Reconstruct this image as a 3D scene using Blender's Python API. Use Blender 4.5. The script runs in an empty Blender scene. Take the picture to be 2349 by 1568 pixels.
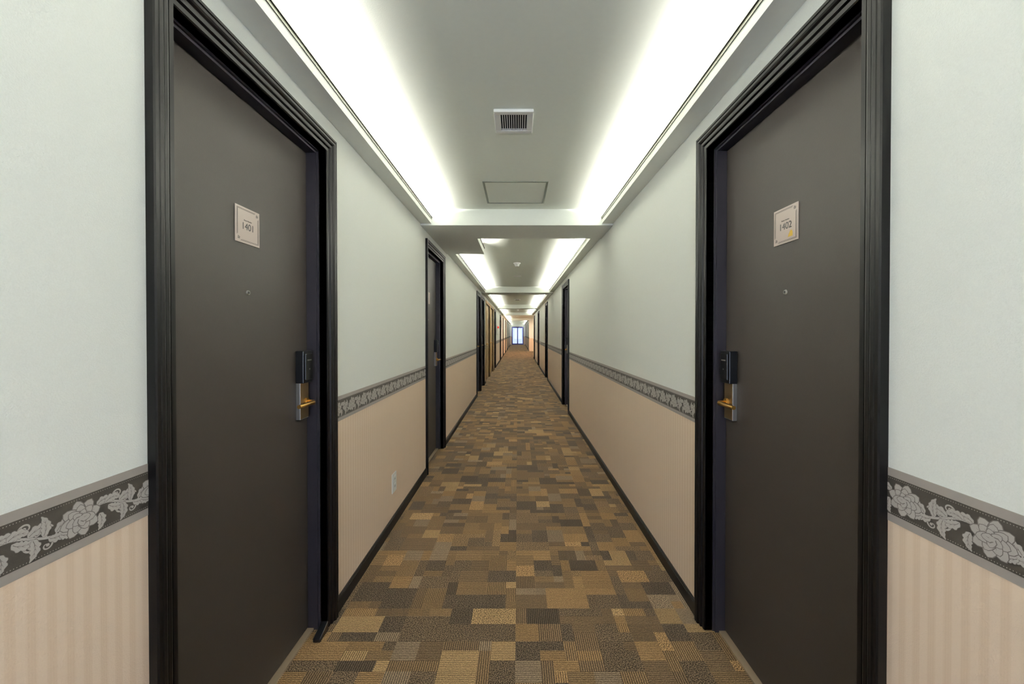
import bpy, math, random
from mathutils import Matrix, Vector
random.seed(7)
scene = bpy.context.scene
try:
    scene.view_settings.view_transform = 'Standard'
except Exception:
    pass

# ------------------------------------------------------------------ helpers
def lin(c):
    o = []
    for v in c:
        v = v / 255.0
        o.append(v / 12.92 if v <= 0.04045 else ((v + 0.055) / 1.055) ** 2.4)
    return tuple(o) + (1.0,)

def newmat(name):
    m = bpy.data.materials.new(name)
    m.use_nodes = True
    nt = m.node_tree
    b = nt.nodes['Principled BSDF']
    return m, nt, b

def noise_bump(nt, b, scale, strength, dist=0.001, coord=None):
    g = nt.nodes.new('ShaderNodeNewGeometry')
    n = nt.nodes.new('ShaderNodeTexNoise')
    n.inputs['Scale'].default_value = scale
    n.inputs['Detail'].default_value = 2
    nt.links.new(g.outputs['Position'], n.inputs['Vector'])
    bp = nt.nodes.new('ShaderNodeBump')
    bp.inputs['Strength'].default_value = strength
    bp.inputs['Distance'].default_value = dist
    nt.links.new(n.outputs['Fac'], bp.inputs['Height'])
    nt.links.new(bp.outputs['Normal'], b.inputs['Normal'])
    return n

def simple(name, rgb, rough=0.5, metal=0.0, bump=None, var=0.06, spec=0.5):
    m, nt, b = newmat(name)
    c = lin(rgb)
    g = nt.nodes.new('ShaderNodeNewGeometry')
    n = nt.nodes.new('ShaderNodeTexNoise')
    n.inputs['Scale'].default_value = 40
    nt.links.new(g.outputs['Position'], n.inputs['Vector'])
    mx = nt.nodes.new('ShaderNodeMix'); mx.data_type = 'RGBA'
    mx.inputs[6].default_value = tuple(v * (1 - var) for v in c[:3]) + (1,)
    mx.inputs[7].default_value = tuple(min(1, v * (1 + var)) for v in c[:3]) + (1,)
    nt.links.new(n.outputs['Fac'], mx.inputs[0])
    nt.links.new(mx.outputs[2], b.inputs['Base Color'])
    b.inputs['Roughness'].default_value = rough
    b.inputs['Metallic'].default_value = metal
    b.inputs['Specular IOR Level'].default_value = spec
    if bump:
        noise_bump(nt, b, bump[0], bump[1])
    return m

def emis(name, rgb, s):
    m, nt, b = newmat(name)
    b.inputs['Base Color'].default_value = lin(rgb)
    b.inputs['Emission Color'].default_value = lin(rgb)
    b.inputs['Emission Strength'].default_value = s
    return m

class MB:
    def __init__(s):
        s.v = []; s.f = []; s.m = []; s.mats = []
    def mi(s, mat):
        if mat not in s.mats: s.mats.append(mat)
        return s.mats.index(mat)
    def box(s, x0, x1, y0, y1, z0, z1, mat):
        if x0 > x1: x0, x1 = x1, x0
        if y0 > y1: y0, y1 = y1, y0
        if z0 > z1: z0, z1 = z1, z0
        k = len(s.v)
        s.v += [(x0,y0,z0),(x1,y0,z0),(x1,y1,z0),(x0,y1,z0),(x0,y0,z1),(x1,y0,z1),(x1,y1,z1),(x0,y1,z1)]
        s.f += [(k,k+3,k+2,k+1),(k+4,k+5,k+6,k+7),(k,k+1,k+5,k+4),(k+1,k+2,k+6,k+5),(k+2,k+3,k+7,k+6),(k+3,k,k+4,k+7)]
        s.m += [s.mi(mat)] * 6
    def poly(s, pts, mat):
        k = len(s.v)
        s.v += list(pts); s.f.append(tuple(range(k, k + len(pts)))); s.m.append(s.mi(mat))
    def cyl(s, c, axis, r, h, mat, n=20, r2=None):
        r2 = r if r2 is None else r2
        k = len(s.v)
        for (rr, hh) in ((r, 0), (r2, h)):
            for i in range(n):
                a = 2 * math.pi * i / n
                p, q = rr * math.cos(a), rr * math.sin(a)
                if axis == 'z': s.v.append((c[0]+p, c[1]+q, c[2]+hh))
                elif axis == 'x': s.v.append((c[0]+hh, c[1]+p, c[2]+q))
                else: s.v.append((c[0]+p, c[1]+hh, c[2]+q))
        mi = s.mi(mat)
        for i in range(n):
            j = (i + 1) % n
            s.f.append((k+i, k+j, k+n+j, k+n+i)); s.m.append(mi)
        s.f.append(tuple(k+i for i in reversed(range(n)))); s.m.append(mi)
        s.f.append(tuple(k+n+i for i in range(n))); s.m.append(mi)
    def obj(s, name, parent=None, bevel=0, smooth=False, recalc=True):
        me = bpy.data.meshes.new(name)
        me.from_pydata(s.v, [], s.f)
        for m in s.mats: me.materials.append(m)
        me.polygons.foreach_set('material_index', s.m)
        if recalc:
            import bmesh
            bm = bmesh.new(); bm.from_mesh(me)
            bmesh.ops.recalc_face_normals(bm, faces=bm.faces)
            bm.to_mesh(me); bm.free()
        me.update()
        ob = bpy.data.objects.new(name, me)
        scene.collection.objects.link(ob)
        if parent: ob.parent = parent
        if bevel:
            md = ob.modifiers.new('bevel', 'BEVEL'); md.width = bevel; md.segments = 2
            md.limit_method = 'ANGLE'
        if smooth:
            for p in me.polygons: p.use_smooth = True
        return ob

def empty(name, loc=(0, 0, 0)):
    e = bpy.data.objects.new(name, None)
    e.empty_display_size = 0.1
    scene.collection.objects.link(e)
    return e

def text(body, size, loc, side, mat, parent, name):
    cu = bpy.data.curves.new(name, 'FONT')
    cu.body = body; cu.size = size; cu.align_x = 'CENTER'; cu.align_y = 'CENTER'
    cu.extrude = 0.0002
    cu.materials.append(mat)
    o = bpy.data.objects.new(name, cu)
    scene.collection.objects.link(o)
    o.location = loc
    o.rotation_euler = (math.pi/2, 0, math.pi/2 if side < 0 else -math.pi/2)
    o.parent = parent
    return o

# ------------------------------------------------------------------ constants
XL, XR = -0.845, 0.824
CZ = 2.376          # upper ceiling
SZ = 2.250          # soffit underside
BZ = 2.236          # beam underside
YB, YE = -2.5, 45.0
WT = 0.20
LIPX = 0.095

# ------------------------------------------------------------------ materials
def wall_mat():
    m, nt, b = newmat('wallpaper')
    L = nt.links
    g = nt.nodes.new('ShaderNodeNewGeometry')
    sp = nt.nodes.new('ShaderNodeSeparateXYZ'); L.new(g.outputs['Position'], sp.inputs[0])
    ad = nt.nodes.new('ShaderNodeMath'); ad.operation = 'ADD'
    L.new(sp.outputs[0], ad.inputs[0]); L.new(sp.outputs[1], ad.inputs[1])
    def stripes(per, lo, hi):
        mu = nt.nodes.new('ShaderNodeMath'); mu.operation = 'MULTIPLY'; mu.inputs[1].default_value = 2*math.pi/per
        L.new(ad.outputs[0], mu.inputs[0])
        si = nt.nodes.new('ShaderNodeMath'); si.operation = 'SINE'; L.new(mu.outputs[0], si.inputs[0])
        mr = nt.nodes.new('ShaderNodeMapRange'); mr.inputs[1].default_value = lo; mr.inputs[2].default_value = hi
        L.new(si.outputs[0], mr.inputs[0]); return mr
    mr = stripes(0.030, -0.5, 0.5)
    fine = stripes(0.0046, -1, 1)
    mm = nt.nodes.new('ShaderNodeMath'); mm.operation = 'MULTIPLY_ADD'; mm.inputs[1].default_value = 0.25
    L.new(fine.outputs[0], mm.inputs[0]); L.new(mr.outputs[0], mm.inputs[2])
    st = nt.nodes.new('ShaderNodeMix'); st.data_type = 'RGBA'
    st.inputs[6].default_value = lin((221, 197, 174)); st.inputs[7].default_value = lin((228, 206, 185))
    L.new(mm.outputs[0], st.inputs[0])
    # upper
    n = nt.nodes.new('ShaderNodeTexNoise'); n.inputs['Scale'].default_value = 350; n.inputs['Detail'].default_value = 3
    L.new(g.outputs['Position'], n.inputs['Vector'])
    up = nt.nodes.new('ShaderNodeMix'); up.data_type = 'RGBA'
    up.inputs[6].default_value = lin((235, 237, 231)); up.inputs[7].default_value = lin((246, 248, 243))
    L.new(n.outputs['Fac'], up.inputs[0])
    gt = nt.nodes.new('ShaderNodeMath'); gt.operation = 'GREATER_THAN'; gt.inputs[1].default_value = 0.94
    L.new(sp.outputs[2], gt.inputs[0])
    mx = nt.nodes.new('ShaderNodeMix'); mx.data_type = 'RGBA'
    L.new(gt.outputs[0], mx.inputs[0]); L.new(st.outputs[2], mx.inputs[6]); L.new(up.outputs[2], mx.inputs[7])
    L.new(mx.outputs[2], b.inputs['Base Color'])
    b.inputs['Roughness'].default_value = 0.75
    b.inputs['Specular IOR Level'].default_value = 0.25
    bp = nt.nodes.new('ShaderNodeBump'); bp.inputs['Strength'].default_value = 0.4; bp.inputs['Distance'].default_value = 0.0014
    L.new(n.outputs['Fac'], bp.inputs['Height']); L.new(bp.outputs['Normal'], b.inputs['Normal'])
    return m

def carpet_mat():
    m, nt, b = newmat('carpet_tiles')
    L = nt.links
    a = nt.nodes.new('ShaderNodeAttribute'); a.attribute_name = 'patch'
    g = nt.nodes.new('ShaderNodeNewGeometry')
    sp = nt.nodes.new('ShaderNodeSeparateXYZ'); L.new(g.outputs['Position'], sp.inputs[0])
    nw = nt.nodes.new('ShaderNodeTexNoise'); nw.inputs['Scale'].default_value = 90
    L.new(g.outputs['Position'], nw.inputs['Vector'])
    def wave(out, per):
        # slightly irregular yarn rows
        wa = nt.nodes.new('ShaderNodeMath'); wa.operation = 'MULTIPLY_ADD'; wa.inputs[1].default_value = 0.004
        L.new(nw.outputs['Fac'], wa.inputs[0]); L.new(out, wa.inputs[2])
        mu = nt.nodes.new('ShaderNodeMath'); mu.operation = 'MULTIPLY'; mu.inputs[1].default_value = 2*math.pi/per
        L.new(wa.outputs[0], mu.inputs[0])
        s = nt.nodes.new('ShaderNodeMath'); s.operation = 'SINE'; L.new(mu.outputs[0], s.inputs[0])
        r = nt.nodes.new('ShaderNodeMapRange'); r.inputs[1].default_value = -0.7; r.inputs[2].default_value = 0.2
        r.inputs[3].default_value = 0.34; r.inputs[4].default_value = 1.22
        L.new(s.outputs[0], r.inputs[0]); return r.outputs[0]
    nz = nt.nodes.new('ShaderNodeTexNoise'); nz.inputs['Scale'].default_value = 240; nz.inputs['Detail'].default_value = 2
    L.new(g.outputs['Position'], nz.inputs['Vector'])
    wy = wave(sp.outputs[1], 0.0088)
    wx = wave(sp.outputs[0], 0.0088)
    spk = nt.nodes.new('ShaderNodeMapRange'); spk.inputs[1].default_value = 0.42; spk.inputs[2].default_value = 0.58
    spk.inputs[3].default_value = 0.36; spk.inputs[4].default_value = 1.6
    L.new(nz.outputs['Fac'], spk.inputs[0])
    c1 = nt.nodes.new('ShaderNodeMath'); c1.operation = 'GREATER_THAN'; c1.inputs[1].default_value = 0.25
    c2 = nt.nodes.new('ShaderNodeMath'); c2.operation = 'GREATER_THAN'; c2.inputs[1].default_value = 0.75
    L.new(a.outputs['Alpha'], c1.inputs[0]); L.new(a.outputs['Alpha'], c2.inputs[0])
    m1 = nt.nodes.new('ShaderNodeMix'); m1.data_type = 'FLOAT'
    L.new(c1.outputs[0], m1.inputs[0]); L.new(wy, m1.inputs[2]); L.new(wx, m1.inputs[3])
    m2 = nt.nodes.new('ShaderNodeMix'); m2.data_type = 'FLOAT'
    L.new(c2.outputs[0], m2.inputs[0]); L.new(m1.outputs[0], m2.inputs[2]); L.new(spk.outputs[0], m2.inputs[3])
    s2 = nt.nodes.new('ShaderNodeMapRange'); s2.inputs[1].default_value = 0.35; s2.inputs[2].default_value = 0.65
    s2.inputs[3].default_value = 0.60; s2.inputs[4].default_value = 1.40
    L.new(nz.outputs['Fac'], s2.inputs[0])
    pr = nt.nodes.new('ShaderNodeMath'); pr.operation = 'MULTIPLY'
    L.new(m2.outputs[0], pr.inputs[0]); L.new(s2.outputs[0], pr.inputs[1])
    vm = nt.nodes.new('ShaderNodeVectorMath'); vm.operation = 'SCALE'
    L.new(a.outputs['Color'], vm.inputs[0]); L.new(pr.outputs[0], vm.inputs['Scale'])
    L.new(vm.outputs[0], b.inputs['Base Color'])
    b.inputs['Roughness'].default_value = 0.95
    b.inputs['Specular IOR Level'].default_value = 0.1
    bp = nt.nodes.new('ShaderNodeBump'); bp.inputs['Strength'].default_value = 0.5; bp.inputs['Distance'].default_value = 0.002
    L.new(pr.outputs[0], bp.inputs['Height']); L.new(bp.outputs['Normal'], b.inputs['Normal'])
    return m

M_wall = wall_mat()
M_carpet = carpet_mat()
M_ceil = simple('ceiling_paper', (227, 231, 221), 0.85, bump=(300, 0.25), var=0.02, spec=0.2)
M_soff = simple('soffit_paper', (230, 233, 225), 0.8, bump=(300, 0.2), var=0.02, spec=0.2)
M_alum = simple('cove_edge_metal', (66, 66, 52), 0.45, 0.4)
M_white = simple('white_plastic', (232, 232, 228), 0.4, var=0.01)
M_dark = simple('vent_dark', (18, 18, 16), 0.8)
M_hatch = simple('hatch_metal', (120, 128, 118), 0.4, 0.5)
M_trim = simple('black_trim', (6, 5, 6), 0.40, spec=0.2, var=0.0)
M_base = simple('baseboard_black', (15, 12, 11), 0.5, spec=0.3)
M_jamb = simple('jamb_metal', (44, 41, 49), 0.42, 0.3)
M_door = simple('door_brown', (45, 40, 37), 0.5, bump=(260, 0.12), var=0.04, spec=0.3)
M_tan = simple('tan_door', (145, 116, 78), 0.5)
M_silver = simple('lock_silver', (180, 178, 172), 0.3, 0.9)
M_gold = simple('lock_brass', (196, 152, 80), 0.28, 0.95)
M_plate = simple('lock_champagne', (134, 112, 80), 0.38, 0.8)
M_black = simple('lock_black', (10, 11, 15), 0.3)
M_sill = simple('threshold_metal', (175, 155, 130), 0.45, 0.5)
M_sign = simple('sign_acrylic', (192, 176, 168), 0.25, var=0.01)
M_ink = simple('sign_ink', (26, 23, 23), 0.5)
M_yel = simple('yellow_reflection', (200, 162, 60), 0.5)  # flat colour for the painted reflection on the right sign
M_red = emis('alarm_red', (220, 30, 20), 0.6)
M_bstrip = simple('border_strip', (148, 141, 137), 0.6, var=0.02)
M_bdark = simple('border_dark', (48, 43, 39), 0.7, bump=(400, 0.2))
M_fl1 = simple('border_light', (168, 163, 160), 0.6, var=0.05)
M_fl2 = simple('border_mid', (100, 94, 91), 0.6, var=0.05)
# clear glass; tint added so the daylight beyond shows bluish
M_glass = bpy.data.materials.new('tinted_glass'); M_glass.use_nodes = True
_nt = M_glass.node_tree; _nt.nodes.remove(_nt.nodes['Principled BSDF'])
_t = _nt.nodes.new('ShaderNodeBsdfTransparent'); _g = _nt.nodes.new('ShaderNodeBsdfGlossy'); _g.inputs['Roughness'].default_value = 0.02
_t.inputs['Color'].default_value = (0.46, 0.48, 0.58, 1)
_m = _nt.nodes.new('ShaderNodeMixShader'); _m.inputs[0].default_value = 0.06
_nt.links.new(_t.outputs[0], _m.inputs[1]); _nt.links.new(_g.outputs[0], _m.inputs[2])
_nt.links.new(_m.outputs[0], _nt.nodes['Material Output'].inputs[0])
def far_border():
    m, nt, b = newmat('border_far_pattern')
    g = nt.nodes.new('ShaderNodeNewGeometry')
    v = nt.nodes.new('ShaderNodeTexNoise'); v.inputs['Scale'].default_value = 55
    nt.links.new(g.outputs['Position'], v.inputs['Vector'])
    r = nt.nodes.new('ShaderNodeValToRGB')
    r.color_ramp.elements[0].position = 0.45; r.color_ramp.elements[0].color = lin((48, 43, 39))
    r.color_ramp.elements[1].position = 0.5; r.color_ramp.elements[1].color = lin((150, 146, 144))
    nt.links.new(v.outputs['Fac'], r.inputs[0]); nt.links.new(r.outputs[0], b.inputs['Base Color'])
    return m
M_bfar = far_border()

# ------------------------------------------------------------------ floor (carpet tiles made of patches)
PAL = [((126,100,70), 5), ((109,88,64), 6), ((97,79,60), 6), ((83,69,55), 5), ((70,59,49), 4), ((140,115,83), 2), ((117,100,82), 2)]
PALX = [p for p, w in PAL for _ in range(w)]
def build_floor():
    v = []; f = []; cols = []
    N = 10; T = 0.5; u = T / N
    y0s = 1.87 - 0.5 * 9
    ny = int((YE + 0.6 - y0s) / T) + 1
    xs0 = -0.01 - 3 * T
    nx = 6
    for ty in range(ny):
        oy = y0s + ty * T
        for tx in range(nx):
            ox = xs0 + tx * T
            if ox + T < -1.02 or ox > 1.02:
                if not (oy > 20 and oy < 30 and ox > 0): continue
            occ = [[False]*N for _ in range(N)]
            for j in range(N):
                for i in range(N):
                    if occ[j][i]: continue
                    w = random.choice([1, 2, 2, 2, 3, 3, 4]); h = random.choice([1, 1, 2, 2, 2, 3])
                    w = min(w, N - i); h = min(h, N - j)
                    ww = 0
                    while ww < w and not occ[j][i+ww]: ww += 1
                    w = ww
                    for jj in range(h):
                        for ii in range(w): occ[j+jj][i+ii] = True
                    c = random.choice(PALX)
                    k = random.random()
                    dark = c[0] < 90
                    kind = 1.0 if (dark and k < 0.75) or k > 0.88 else (0.0 if k < 0.55 else 0.5)
                    g = random.uniform(0.94, 1.06)
                    cl = lin(tuple(min(255, q * g) for q in c))
                    b = len(v)
                    X0, X1 = ox + i*u, ox + (i+w)*u
                    Y0, Y1 = oy + j*u, oy + (j+h)*u
                    v += [(X0,Y0,0),(X1,Y0,0),(X1,Y1,0),(X0,Y1,0)]
                    f.append((b,b+1,b+2,b+3)); cols.append((cl[0],cl[1],cl[2],kind))
    me = bpy.data.meshes.new('floor')
    me.from_pydata(v, [], f)
    at = me.color_attributes.new('patch', 'FLOAT_COLOR', 'CORNER')
    data = []
    for c in cols: data += list(c) * 4
    at.data.foreach_set('color', data)
    me.materials.append(M_carpet)
    me.update()
    o = bpy.data.objects.new('floor', me); scene.collection.objects.link(o)
build_floor()
# ------------------------------------------------------------------ doors data (outer trim spans)
W = 0.07
L_doors = [(0.9055, 1.820, 'room'), (3.64, 4.545, 'room'), (8.10, 9.0, 'room'), (9.02, 9.92, 'room'),
           (10.35, 11.95, 'tan'), (12.0, 13.6, 'tan'), (14.1, 15.0, 'room'), (18.6, 19.5, 'room'), (22.2, 23.1, 'room'),
           (26.0, 26.9, 'room'), (30.0, 30.9, 'room'), (35.0, 35.9, 'room'), (40.0, 40.9, 'room')]
R_doors = [(0.883, 1.803, 'room'), (6.38, 7.30, 'room'), (10.9, 11.8, 'room'), (15.3, 16.2, 'room'), (19.2, 20.1, 'room'),
           (31.5, 32.4, 'room'), (36.5, 37.4, 'room'), (41.0, 41.9, 'room')]
LOBBY = (21.1, 28.9)
ZT = 2.098   # opening top

def build_wall(name, sg, wx, doors, lobby=None):
    mb = MB()
    xo = wx + sg * WT
    cuts = [(a + W, b - W, ZT) for a, b, k in doors]
    if lobby: cuts.append((lobby[0], lobby[1], CZ))
    cuts.sort()
    y = YB
    for a, b, zt in cuts:
        mb.box(wx, xo, y, a, 0, CZ, M_wall)
        if zt < CZ: mb.box(wx, xo, a, b, zt, CZ, M_wall)
        y = b
    mb.box(wx, xo, y, YE, 0, CZ, M_wall)
    mb.obj(name)
build_wall('wall_left', -1, XL, L_doors)
build_wall('wall_right', 1, XR, R_doors, LOBBY)

# baseboards
def build_base(name, sg, wx, doors, lobby=None):
    mb = MB()
    spans = [(a, b) for a, b, k in doors]
    if lobby: spans.append(lobby)
    spans.sort(); y = YB
    for a, b in spans + [(YE, YE)]:
        if a - y > 0.01:
            mb.box(wx, wx - sg*0.012, y, a, 0.0, 0.058, M_base)
            mb.box(wx, wx - sg*0.008, y, a, 0.058, 0.066, M_base)
        y = b
    mb.obj(name)
build_base('baseboard_left', -1, XL, L_doors)
build_base('baseboard_right', 1, XR, R_doors, LOBBY)

# ------------------------------------------------------------------ floral wallpaper border
PER = 0.157
def motif():
    out = []
    def ellipse(cx, cz, ang, l, w, layer, mat, n=10, lobes=True):
        pts = []
        for i in range(n):
            t = 2*math.pi*i/n
            rr = 1.0 + (0.10*math.cos(3*t) if lobes else 0)
            a, b = l*math.cos(t)*rr, w*math.sin(t)*rr
            pts.append((cx + a*math.cos(ang) - b*math.sin(ang), cz + a*math.sin(ang) + b*math.cos(ang)))
        out.append((layer, mat, pts))
    def strip(cl, wf, layer, mat):
        n = len(cl)
        Ls = []; Rs = []
        for i, (x, z) in enumerate(cl):
            x0, z0 = cl[max(0, i-1)]; x1, z1 = cl[min(n-1, i+1)]
            dx, dz = x1-x0, z1-z0; d = math.hypot(dx, dz) or 1
            w = wf(i/(n-1))
            Ls.append((x - dz/d*w, z + dx/d*w)); Rs.append((x + dz/d*w, z - dx/d*w))
        for i in range(n-1):
            out.append((layer, mat, [Rs[i], Rs[i+1], Ls[i+1], Ls[i]]))
    def arc(x, z, ang, ln, curl, n=12):
        cl = [(x, z)]
        for i in range(n):
            ang += curl/n
            x += ln/n*math.cos(ang); z += ln/n*math.sin(ang)
            cl.append((x, z))
        return cl
    LF = [0]
    def leaf(x, z, ang, ln, w, curl):
        LF[0] += 1
        o = LF[0]*0.16
        cl = arc(x, z, ang, ln, curl, 16)
        lob = lambda t: w*(math.sin(math.pi*min(1, t**0.75)))*(0.66 + 0.46*abs(math.sin(4.5*math.pi*t))) + 0.0003
        strip(cl, lambda t: lob(t) + 0.0008, 1+o, M_fl2)
        strip(cl, lob, 1.05+o, M_fl1)
        strip(cl[1:-3], lambda t: 0.00045*(1-t)+0.0001, 1.1+o, M_fl2)
        for sgn in (-1, 1):
            for q in (4, 7, 10):
                px, pz = cl[q]
                a = math.atan2(cl[q+1][1]-pz, cl[q+1][0]-px) + sgn*0.6
                strip(arc(px, pz, a, w*0.9, -sgn*0.3, 3), lambda t: 0.0003*(1-t)+0.00005, 1.1+o, M_fl2)
    def scroll(x, z, ang, ln, tight, w):
        cl = [(x, z)]
        n = 22
        for i in range(n):
            ang += tight*(0.4 + 1.6*i/n)/n
            x += ln/n*math.cos(ang)*(1-0.55*i/n); z += ln/n*math.sin(ang)*(1-0.55*i/n)
            cl.append((x, z))
        strip(cl, lambda t: w*(1-0.6*t), 0.8, M_fl1)
        ellipse(x, z, 0, w*1.5, w*1.5, 0.8, M_fl1, 8, False)
    st = []
    for i in range(33):
        t = i/32
        st.append((t*PER, 0.012*math.sin(2*math.pi*t) ))
    strip(st, lambda t: 0.0022, 0.9, M_fl1)
    leaf(0.030, 0.012, 1.0, 0.034, 0.0070, -2.0)
    leaf(0.046, 0.010, 0.9, 0.036, 0.0080, -1.8)
    leaf(0.034, -0.006, -0.9, 0.036, 0.0080, -1.4)
    leaf(0.052, 0.004, -1.0, 0.040, 0.0080, 1.5)
    leaf(0.074, 0.003, 0.9, 0.042, 0.0085, -1.5)
    leaf(0.080, -0.003, -1.0, 0.040, 0.0080, -1.3)
    leaf(0.096, -0.006, 1.0, 0.040, 0.0075, 1.2)
    leaf(0.104, -0.012, -0.6, 0.036, 0.0075, 1.3)
    leaf(0.116, -0.008, 1.2, 0.038, 0.0075, -1.4)
    leaf(0.122, -0.014, -0.8, 0.026, 0.0065, 1.0)
    scroll(0.060, 0.008, 1.9, 0.066, -5.6, 0.0021)
    scroll(0.068, -0.002, -1.9, 0.062, 5.6, 0.0021)
    scroll(0.108, -0.010, -1.0, 0.058, -5.6, 0.0020)
    scroll(0.100, -0.008, 1.3, 0.062, 5.6, 0.0020)
    R = 0.032
    ellipse(0, 0, 0, R*0.8, R*0.8, 3, M_fl2, 16, False)
    for ring, (n, d, l, w, lay) in enumerate([(8, 0.66, 0.40, 0.34, 4), (7, 0.44, 0.33, 0.27, 6), (5, 0.22, 0.26, 0.21, 8)]):
        for i in range(n):
            a = 2*math.pi*i/n + ring*0.5 + 0.2
            cx, cz = R*d*math.cos(a), R*d*math.sin(a)*0.98
            ll = lay + 0.16*i
            ellipse(cx, cz, a, R*l*1.08+0.0007, R*w*1.10+0.0008, ll, M_fl2)
            ellipse(cx + 0.0004*math.cos(a), cz+0.0004*math.sin(a), a, R*l, R*w, ll+0.05, M_fl1)
            strip(arc(cx - R*l*0.5*math.cos(a), cz - R*l*0.5*math.sin(a), a, R*l*0.9, 0.3, 3), lambda t: 0.0005*(1-t)+0.0001, ll+0.1, M_fl2)
    ellipse(0, 0, 0, R*0.14, R*0.14, 10, M_fl1, 8)
    nb = 36
    for i in range(nb):
        y = (i+0.5)*PER/nb
        for z in (0.0378, -0.0378):
            out.append((0.7, M_fl1, [(y-0.0009, z), (y, z-0.0009), (y+0.0009, z), (y, z+0.0009)]))
    return out
MOT = motif()
tn = [0]
def build_border(sg, wx, doors, phase, lobby=None):
    tn[0] += 1
    par = empty('trim_%d' % tn[0])
    spans = [(a, b) for a, b, k in doors]
    if lobby: spans.append(lobby)
    spans.sort()
    mb = MB(); y = YB
    YF = 14.0
    for a, b in spans + [(YE-0.1, YE)]:
        if a - y > 0.01:
            mb.box(wx, wx - sg*0.0008, y, a, 0.885, 1.003, M_bstrip)
            segs = [(y, a, M_bdark if a < YF else M_bfar)]
            if y < YF < a: segs = [(y, YF, M_bdark), (YF, a, M_bfar)]
            for s0, s1, mt in segs:
                mb.box(wx, wx - sg*0.0012, s0, s1, 0.902, 0.985, mt)
        y = b
    mb.obj('wallpaper_border_band', par)
    v = []; f = []; mi = []
    mats = [M_fl1, M_fl2]
    k0 = int(math.floor((YB - phase)/PER)) + 1
    k1 = int((YF - phase)/PER)
    zc = 0.9435
    ok_spans = [(a + 0.004, b - 0.004) for a, b in spans]
    for k in range(k0, k1):
        oy = phase + k*PER
        if any(oy > a + 0.1 and oy + PER < b - 0.1 for a, b in ok_spans): continue
        for lay, mat, pts in MOT:
            cy = oy + sum(p[0] for p in pts)/len(pts)
            if cy < YB or any(a < cy < b for a, b in ok_spans): continue
            X = wx - sg*(0.0013 + lay*0.00012)
            b0 = len(v)
            for (py, pz) in pts:
                pz = max(-0.0405, min(0.0405, pz))
                v.append((X, oy + py, zc + pz))
            idx = list(range(b0, b0+len(pts)))
            if sg > 0: idx.reverse()
            f.append(tuple(idx)); mi.append(mats.index(mat))
    me = bpy.data.meshes.new('floral_print')
    me.from_pydata(v, [], f)
    for m in mats: me.materials.append(m)
    me.polygons.foreach_set('material_index', mi); me.update()
    o = bpy.data.objects.new('floral_print', me); scene.collection.objects.link(o); o.parent = par
build_border(-1, XL, L_doors, 0.765)
build_border(1, XR, R_doors, 0.686, LOBBY)

# ------------------------------------------------------------------ doors
def sweep(mb, sg, wx, ya, yb, zt, prof, mat):
    rows = []
    for s, p in prof:
        X = wx - sg*p
        k = len(mb.v)
        mb.v += [(X, ya - s, 0.0), (X, ya - s, zt + s), (X, yb + s, zt + s), (X, yb + s, 0.0)]
        rows.append(k)
    mi = mb.mi(mat)
    for r0, r1 in zip(rows, rows[1:]):
        for i in range(3):
            mb.f.append((r0+i, r0+i+1, r1+i+1, r1+i)); mb.m.append(mi)

TRIM = [(0, -0.002), (0.0, 0.006), (0.003, 0.009), (0.015, 0.009), (0.0165, 0.006), (0.019, 0.006), (0.022, 0.013), (0.026, 0.0145),
        (0.034, 0.0145), (0.037, 0.0125), (0.041, 0.018), (0.046, 0.0215), (0.054, 0.0215), (0.0565, 0.019), (0.059, 0.022), (0.067, 0.022), (0.07, 0.019), (0.07, 0.0)]
JB1 = [(0.0, 0.004), (0.0, -0.026), (-0.001, -0.028)]
JB2 = [(0.0, -0.026), (-0.006, -0.026), (-0.006, -0.034), (-0.014, -0.034), (-0.014, -0.125)]
dn = [0]
def lock(par, sg, dx, yc, near):
    P = lambda p: dx - sg*p
    mb = MB()
    mb.box(P(0), P(0.018), yc-0.033, yc+0.033, 0.940, 1.175, M_silver)
    mb.box(P(0.018), P(0.0195), yc-0.031, yc+0.031, 0.943, 1.172, M_plate)
    mb.obj('lock_plate', par, bevel=0.002)
    mb = MB()
    mb.box(P(0.0), P(0.034), yc-0.036, yc+0.036, 1.092, 1.226, M_black)
    mb.box(P(0.034), P(0.040), yc-0.028, yc+0.028, 1.105, 1.215, M_black)
    mb.obj('card_reader', par, bevel=0.007)
    mb = MB()
    mb.box(P(0.040), P(0.041), yc-0.016, yc+0.016, 1.185, 1.190, M_silver)
    mb.cyl((P(0.0405), yc, 1.150), 'x', 0.003, -sg*0.001, M_silver, 10)
    mb.obj('reader_led', par)
    mb = MB()
    x0 = P(0.018)
    mb.cyl((x0, yc+0.008, 1.010), 'x', 0.017, -sg*0.010, M_gold, 24)
    mb.obj('lever_rose', par, smooth=False, bevel=0.001)
    cu = bpy.data.curves.new('lever_handle', 'CURVE'); cu.dimensions = '3D'
    cu.bevel_depth = 0.0085; cu.bevel_resolution = 5; cu.use_fill_caps = True
    s = cu.splines.new('BEZIER')
    pts = [(P(0.02), yc+0.008), (P(0.052), yc+0.008), (P(0.061), yc-0.012), (P(0.060), yc-0.118)]
    s.bezier_points.add(len(pts)-1)
    rad = [0.9, 1.0, 1.15, 0.95]
    for bp_, (a, b), r in zip(s.bezier_points, pts, rad):
        bp_.co = (a, b, 1.010); bp_.handle_left_type = bp_.handle_right_type = 'VECTOR'; bp_.radius = r
    cu.materials.append(M_gold)
    o = bpy.data.objects.new('lever_handle', cu); scene.collection.objects.link(o); o.parent = par

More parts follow.
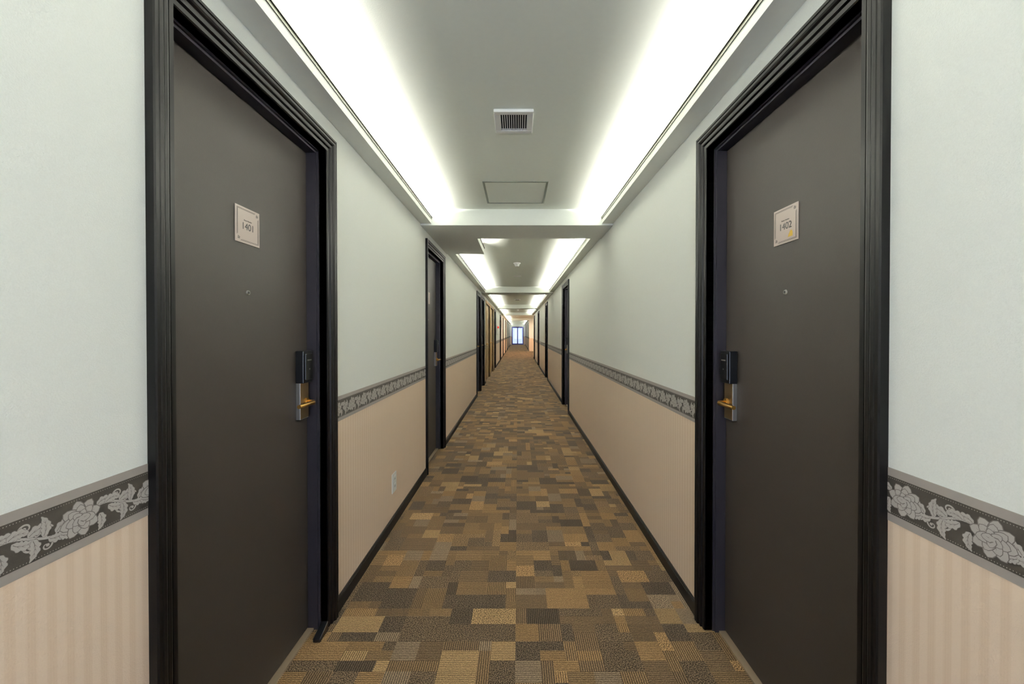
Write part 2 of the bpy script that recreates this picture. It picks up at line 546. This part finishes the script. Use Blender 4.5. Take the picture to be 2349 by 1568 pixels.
def build_door(sg, wx, a, b, kind, near=False):
    dn[0] += 1
    par = empty('door_%d' % dn[0])
    ya, yb = a + W, b - W
    zt = ZT
    mb = MB()
    tm = M_trim if kind == 'room' else M_tan
    sweep(mb, sg, wx, ya, yb, zt, TRIM, tm)
    sweep(mb, sg, wx, ya, yb, zt, JB1, tm)
    mb.obj('trim_moulding', par)
    mb = MB()
    sweep(mb, sg, wx, ya, yb, zt, JB2, M_jamb if kind == 'room' else M_tan)
    mb.obj('jamb', par)
    dx = wx + sg*0.075
    mb = MB()
    if kind == 'room':
        mb.box(dx, dx + sg*0.045, ya+0.0155, yb-0.0155, 0.012, zt-0.0155, M_door)
        mb.obj('leaf', par, bevel=0.0015)
        lock(par, sg, dx, yb - 0.0155 - 0.055, near)
        pz = 1.438; py = (ya+yb)/2 - 0.006
        mb = MB()
        mb.cyl((dx, py, pz), 'x', 0.0085, -sg*0.004, M_silver, 20, r2=0.007)
        mb.cyl((dx - sg*0.004, py, pz), 'x', 0.0045, -sg*0.001, M_black, 16)
        mb.obj('peephole', par)
    else:
        ym = (ya+yb)/2
        dx = wx + sg*0.03
        for i, (p, q) in enumerate(((ya+0.0155, ym-0.002), (ym+0.002, yb-0.0155))):
            mb = MB()
            mb.box(dx, dx + sg*0.04, p, q, 0.012, zt-0.0155, M_tan)
            mb.box(dx, dx - sg*0.006, p+0.10, q-0.10, 1.15, 1.95, M_tan)
            mb.box(dx, dx - sg*0.006, p+0.10, q-0.10, 0.18, 0.95, M_tan)
            mb.obj('leaf_%d' % (i+1), par, bevel=0.002)
            hy = q-0.06 if i == 0 else p+0.06
            mb = MB()
            mb.cyl((dx, hy, 1.0), 'x', 0.022, -sg*0.008, M_gold)
            mb.cyl((dx, hy, 1.0), 'x', 0.008, -sg*0.05, M_gold)
            mb.cyl((dx - sg*0.05, hy-0.05, 1.0), 'y', 0.009, 0.1, M_gold)
            mb.obj('knob_%d' % (i+1), par)
    mb = MB()
    mb.box(wx + sg*0.050, wx + sg*0.13, ya+0.0145, yb-0.0145, 0.0, 0.009, M_sill)
    mb.obj('threshold', par, bevel=0.001)
    return dx, ya, yb

def room_sign(sg, dx, yc, zc, num):
    par = empty('room_number_sign')
    S = 0.0605
    P = lambda p: dx - sg*p
    mb = MB()
    mb.box(P(0.0002), P(0.0032), yc-S, yc+S, zc-S, zc+S, M_sign)
    mb.obj('plate', par, bevel=0.0008)
    if num is None: return
    mb = MB(); t = 0.0006; e = 0.0535; g = 0.017
    X0, X1 = P(0.0033), P(0.0036)
    r = 1 if sg < 0 else -1
    def bx(u0, u1, w0, w1, mt=M_ink): mb.box(X0, X1, yc + r*u0, yc + r*u1, zc + w0, zc + w1, mt)
    for off in (0.0, 0.0028):
        q = e - off
        bx(-q, q-g, q-t, q+t*0.6); bx(-q+g, q, -q-t*0.6, -q+t)
        bx(-q-t*0.6, -q+t, -q+g, q); bx(q-t, q+t*0.6, -q, q-g)
    for s in (1, -1):
        cx, cz = s*(e-0.008), s*(e-0.008)
        for k in range(7):
            a = k*2*math.pi/7 + 0.3
            l = 0.0075 if k % 2 == 0 else 0.0055
            pts = []
            for (q, w) in ((0.001, 0), (l*0.5, 0.0014), (l, 0), (l*0.5, -0.0014)):
                uu = cx + q*math.cos(a) - w*math.sin(a); ww = cz + q*math.sin(a) + w*math.cos(a)
                pts.append((X1, yc + r*uu, zc + ww))
            mb.poly(pts, M_ink)
    mb.obj('frame_print', par, recalc=False)
    text(num, 0.032, (P(0.0035), yc, zc-0.004), sg, M_ink, par, 'number')
    text('Room Number', 0.0064, (P(0.0035), yc, zc+0.017), sg, M_ink, par, 'caption')
    if sg > 0:  # yellow reflection on the acrylic, drawn as a coloured patch
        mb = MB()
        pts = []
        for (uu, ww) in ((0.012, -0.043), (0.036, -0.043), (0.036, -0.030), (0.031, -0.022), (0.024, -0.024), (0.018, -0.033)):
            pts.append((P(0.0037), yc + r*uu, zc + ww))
        mb.poly(pts, M_yel); mb.obj('yellow_reflection', par, recalc=False)

for i, (a, b, k) in enumerate(L_doors):
    dx, ya, yb = build_door(-1, XL, a, b, k, i < 2)
    if i == 0: room_sign(-1, dx, 1.355, 1.662, '1401')
    elif k == 'room': room_sign(-1, dx, (ya+yb)/2, 1.662, None)
for i, (a, b, k) in enumerate(R_doors):
    dx, ya, yb = build_door(1, XR, a, b, k, i < 2)
    if i == 0: room_sign(1, dx, 1.336, 1.662, '1402')
    else: room_sign(1, dx, (ya+yb)/2, 1.662, None)

# doorstop wedge
mb = MB()
x0, x1, y0, y1 = -0.862, -0.830, 1.660, 1.735
mb.v += [(x0,y0,0.001),(x1,y0,0.001),(x1,y1,0.001),(x0,y1,0.001),(x0,y0,0.016),(x1,y0,0.016),(x1,y1,0.040),(x0,y1,0.040)]
mb.f += [(0,3,2,1),(4,5,6,7),(0,1,5,4),(1,2,6,5),(2,3,7,6),(3,0,4,7)]; mb.m += [mb.mi(M_black)]*6
mb.obj('door_stop', bevel=0.003)

# wall outlet
par = empty('wall_outlet')
mb = MB()
mb.box(XL, XL+0.006, 2.655, 2.745, 0.222, 0.352, M_white)
mb.obj('cover_plate', par, bevel=0.003)
mb = MB()
for z in (0.262, 0.312):
    mb.box(XL+0.006, XL+0.008, 2.680, 2.720, z-0.018, z+0.018, M_white)
    for yy in (2.692, 2.706): mb.box(XL+0.008, XL+0.0084, yy, yy+0.003, z-0.006, z+0.006, M_dark)
mb.obj('sockets', par)

# ------------------------------------------------------------------ ceiling
mb = MB()
mb.box(XL-0.2, XR+0.2, YB, YE, CZ, CZ+0.06, M_ceil)
mb.obj('ceiling')

BEAMS = [(3.46, 3.95), (9.2, 9.7), (15.0, 15.5), (20.6, 21.1), (28.9, 29.4), (34.2, 34.7), (39.6, 40.1)]
for i, (a, b) in enumerate(BEAMS):
    mb = MB(); mb.box(XL, XR, a, b, BZ, CZ, M_soff); mb.obj('ceiling_beam')
mb = MB()
mb.box(XL, -0.40, 3.95, 4.72, BZ, BZ+0.012, M_soff)
mb.box(-0.412, -0.40, 3.95, 4.72, BZ+0.012, 2.31, M_soff)
mb.box(XL, -0.412, 4.708, 4.72, BZ+0.012, CZ, M_soff)
mb.box(-0.414, -0.392, 3.95, 4.724, 2.300, 2.312, M_alum)
mb.obj('ceiling_soffit_box')

secs = []
y = YB
for a, b in BEAMS + [(YE, YE)]:
    secs.append((y, a)); y = b
def strip_light(x, y0, y1, z, e, w=0.03, tilt=0.0):
    ld = bpy.data.lights.new('cove_lamp', 'AREA'); ld.shape = 'RECTANGLE'
    ld.size = w; ld.size_y = y1-y0; ld.energy = e*(y1-y0); ld.color = (0.99, 0.967, 0.912)
    o = bpy.data.objects.new('lamp', ld); scene.collection.objects.link(o)
    o.location = (x, (y0+y1)/2, z); o.rotation_euler = (0, math.pi + tilt, 0)
    return o
E = 44.0
for sg, wx in ((-1, XL), (1, XR)):
    for (a, b) in secs:
        segs = [(a, b)]
        if sg < 0 and abs(a-3.95) < 0.01: segs = [(4.72, b)]
        if sg > 0 and abs(a-21.1) < 0.01: continue
        for (p, q) in segs:
            par = empty('cove_soffit')
            mb = MB()
            mb.box(wx, wx - sg*LIPX, p, q, SZ, SZ+0.012, M_soff)
            mb.box(wx - sg*(LIPX-0.012), wx - sg*LIPX, p, q, SZ+0.012, 2.302, M_soff)
            mb.obj('soffit', par)
            mb = MB()
            mb.box(wx - sg*(LIPX-0.013), wx - sg*(LIPX+0.008), p, q, 2.302, 2.311, M_alum)
            mb.box(wx - sg*(LIPX), wx - sg*(LIPX+0.004), p, q, 2.288, 2.302, M_alum)
            mb.obj('edge_strip', par)
            mb = MB()
            mb.box(wx - sg*0.014, wx - sg*0.058, p+0.05, q-0.05, SZ+0.012, 2.288, M_white)
            mb.obj('lamp_fixture', par)
            l = strip_light(wx - sg*0.036, p+0.05, q-0.05, 2.300, E*(1.0 if a < 3 else 1.6), 0.040, -sg*0.10); l.parent = par
par = empty('cove_light')
mb = MB(); mb.box(-0.50, -0.46, 4.0, 4.66, BZ+0.012, 2.285, M_white); mb.obj('lamp_fixture', par)
l = strip_light(-0.48, 4.0, 4.66, 2.296, E*0.8, 0.03, 0.1); l.parent = par

# air vent
par = empty('ceiling_vent')
x0, x1, y0, y1 = -0.117, 0.076, 1.915, 2.125
mb = MB(); b = 0.030; zb = CZ-0.016
mb.box(x0, x1, y0, y0+b, zb, CZ, M_white); mb.box(x0, x1, y1-b, y1, zb, CZ, M_white)
mb.box(x0, x0+b, y0+b, y1-b, zb, CZ, M_white); mb.box(x1-b, x1, y0+b, y1-b, zb, CZ, M_white)
mb.obj('frame', par, bevel=0.004)
mb = MB(); mb.box(x0+b, x1-b, y0+b, y1-b, CZ-0.003, CZ-0.001, M_dark); mb.obj('duct', par)
mb = MB(); n = 12; w = (x1-x0-2*b)/n
for i in range(n+1):
    xx = x0+b+i*w
    mb.box(max(xx-0.0019, x0+b), min(xx+0.0019, x1-b), y0+b, y1-b, zb+0.002, CZ-0.003, M_white)
mb.obj('louvres', par)
# access hatch
par = empty('ceiling_access_hatch')
x0, x1, y0, y1 = -0.252, 0.216, 2.83, 3.30
mb = MB(); b = 0.014; zb = CZ-0.004
mb.box(x0, x1, y0, y0+b, zb, CZ, M_hatch); mb.box(x0, x1, y1-b, y1, zb, CZ, M_hatch)
mb.box(x0, x0+b, y0+b, y1-b, zb, CZ, M_hatch); mb.box(x1-b, x1, y0+b, y1-b, zb, CZ, M_hatch)
mb.obj('frame', par)
mb = MB(); mb.box(x0+b+0.003, x1-b-0.003, y0+b+0.003, y1-b-0.003, CZ-0.003, CZ, M_ceil); mb.obj('panel', par)
# detectors
def detector(name, x, y, r, h):
    par = empty(name)
    mb = MB()
    mb.cyl((x, y, CZ), 'z', r, -h*0.35, M_white, 28, r2=r*0.97)
    mb.cyl((x, y, CZ-h*0.35), 'z', r*0.75, -h*0.65, M_white, 28, r2=r*0.5)
    mb.obj('body', par)
detector('smoke_detector', -0.013, 6.1, 0.055, 0.055)
detector('smoke_detector', -0.013, 7.5, 0.075, 0.012)
detector('smoke_detector', -0.013, 18.2, 0.055, 0.05)
for yy in (12.6,):
    par = empty('ceiling_vent')
    mb = MB(); mb.box(-0.11, 0.08, yy, yy+0.2, CZ-0.016, CZ, M_white); mb.box(-0.08, 0.05, yy+0.03, yy+0.17, CZ-0.018, CZ-0.016, M_dark)
    mb.obj('frame', par)

# fire alarm on left wall
par = empty('fire_alarm_lamp')
mb = MB(); mb.box(XL, XL+0.03, 15.9, 16.2, 1.25, 1.60, M_white); mb.obj('panel', par)
mb = MB(); mb.cyl((XL+0.03, 16.05, 1.54), 'x', 0.05, 0.05, M_red, 20, r2=0.035); mb.obj('red_lens', par)

# ------------------------------------------------------------------ lobby recess on the right
mb = MB()
mb.box(XR+WT, 3.0, 20.9, 21.1, 0, CZ, M_wall)
mb.obj('wall_lobby_near')
mb = MB()
mb.box(XR+WT, 3.0, 28.9, 29.1, 0, CZ, M_wall)
mb.obj('wall_lobby_far')
mb = MB(); mb.box(3.0, 3.2, 20.9, 29.1, 0, CZ, M_wall); mb.obj('wall_lobby_side')
mb = MB(); mb.box(XR+0.2, 3.2, 20.9, 29.1, CZ, CZ+0.06, M_ceil); mb.obj('ceiling_lobby')
M_cfar = simple('lobby_carpet', (110, 90, 64), 0.95, bump=(200, 0.3), var=0.2)
mb = MB(); mb.box(1.49, 3.0, 20.9, 29.1, -0.01, 0.0, M_cfar); mb.obj('floor_lobby')
for yy in (22.5, 25.0, 27.5):
    for xx in (0.0, 1.6):
        par = empty('ceiling_downlight')
        mb = MB(); mb.cyl((xx, yy, CZ), 'z', 0.10, -0.012, M_white, 24); mb.obj('trim_ring', par)
        ld = bpy.data.lights.new('downlight', 'AREA'); ld.shape = 'DISK'; ld.size = 0.16; ld.energy = 28; ld.color = (1.0, 0.70, 0.48)
        o = bpy.data.objects.new('lamp', ld); scene.collection.objects.link(o); o.location = (xx, yy, CZ-0.02); o.parent = par

# ------------------------------------------------------------------ end wall and glazed door
mb = MB()
mb.box(XL, -0.70, YE-0.1, YE, 0, CZ, M_wall); mb.box(0.64, XR, YE-0.1, YE, 0, CZ, M_wall); mb.box(-0.70, 0.64, YE-0.1, YE, 2.05, CZ, M_wall)
mb.obj('wall_end')
M_frm = simple('end_door_frame', (60, 62, 125), 0.4)
par = empty('window_1')
mb = MB()
for x in (-0.70, -0.09, 0.52): mb.box(x, x+0.12, YE-0.06, YE, 0, 2.05, M_frm)
for z in (0.0, 1.90): mb.box(-0.58, 0.52, YE-0.06, YE, z, z+0.15, M_frm)
mb.obj('frame', par)
mb = MB(); mb.box(-0.58, 0.52, YE-0.035, YE-0.025, 0.15, 1.90, M_glass); mb.obj('glass', par)

# ------------------------------------------------------------------ world (daylight)
w = bpy.data.worlds.new('daylight'); scene.world = w; w.use_nodes = True
bg = w.node_tree.nodes['Background']
bg.inputs[0].default_value = (0.68, 0.77, 1.0, 1); bg.inputs[1].default_value = 5.5

# ------------------------------------------------------------------ camera
cam = bpy.data.cameras.new('camera'); co = bpy.data.objects.new('camera', cam); scene.collection.objects.link(co)
cam.sensor_width = 36; cam.lens = 36*913/2349
th = 0.0085
co.location = (0, 0, 1.3); co.rotation_euler = (math.pi/2 - th, 0, 0)
cam.shift_x = -13.5/2349; cam.shift_y = -(20 - 913*math.tan(th))/2349
cam.clip_start = 0.02; cam.clip_end = 300
scene.camera = co
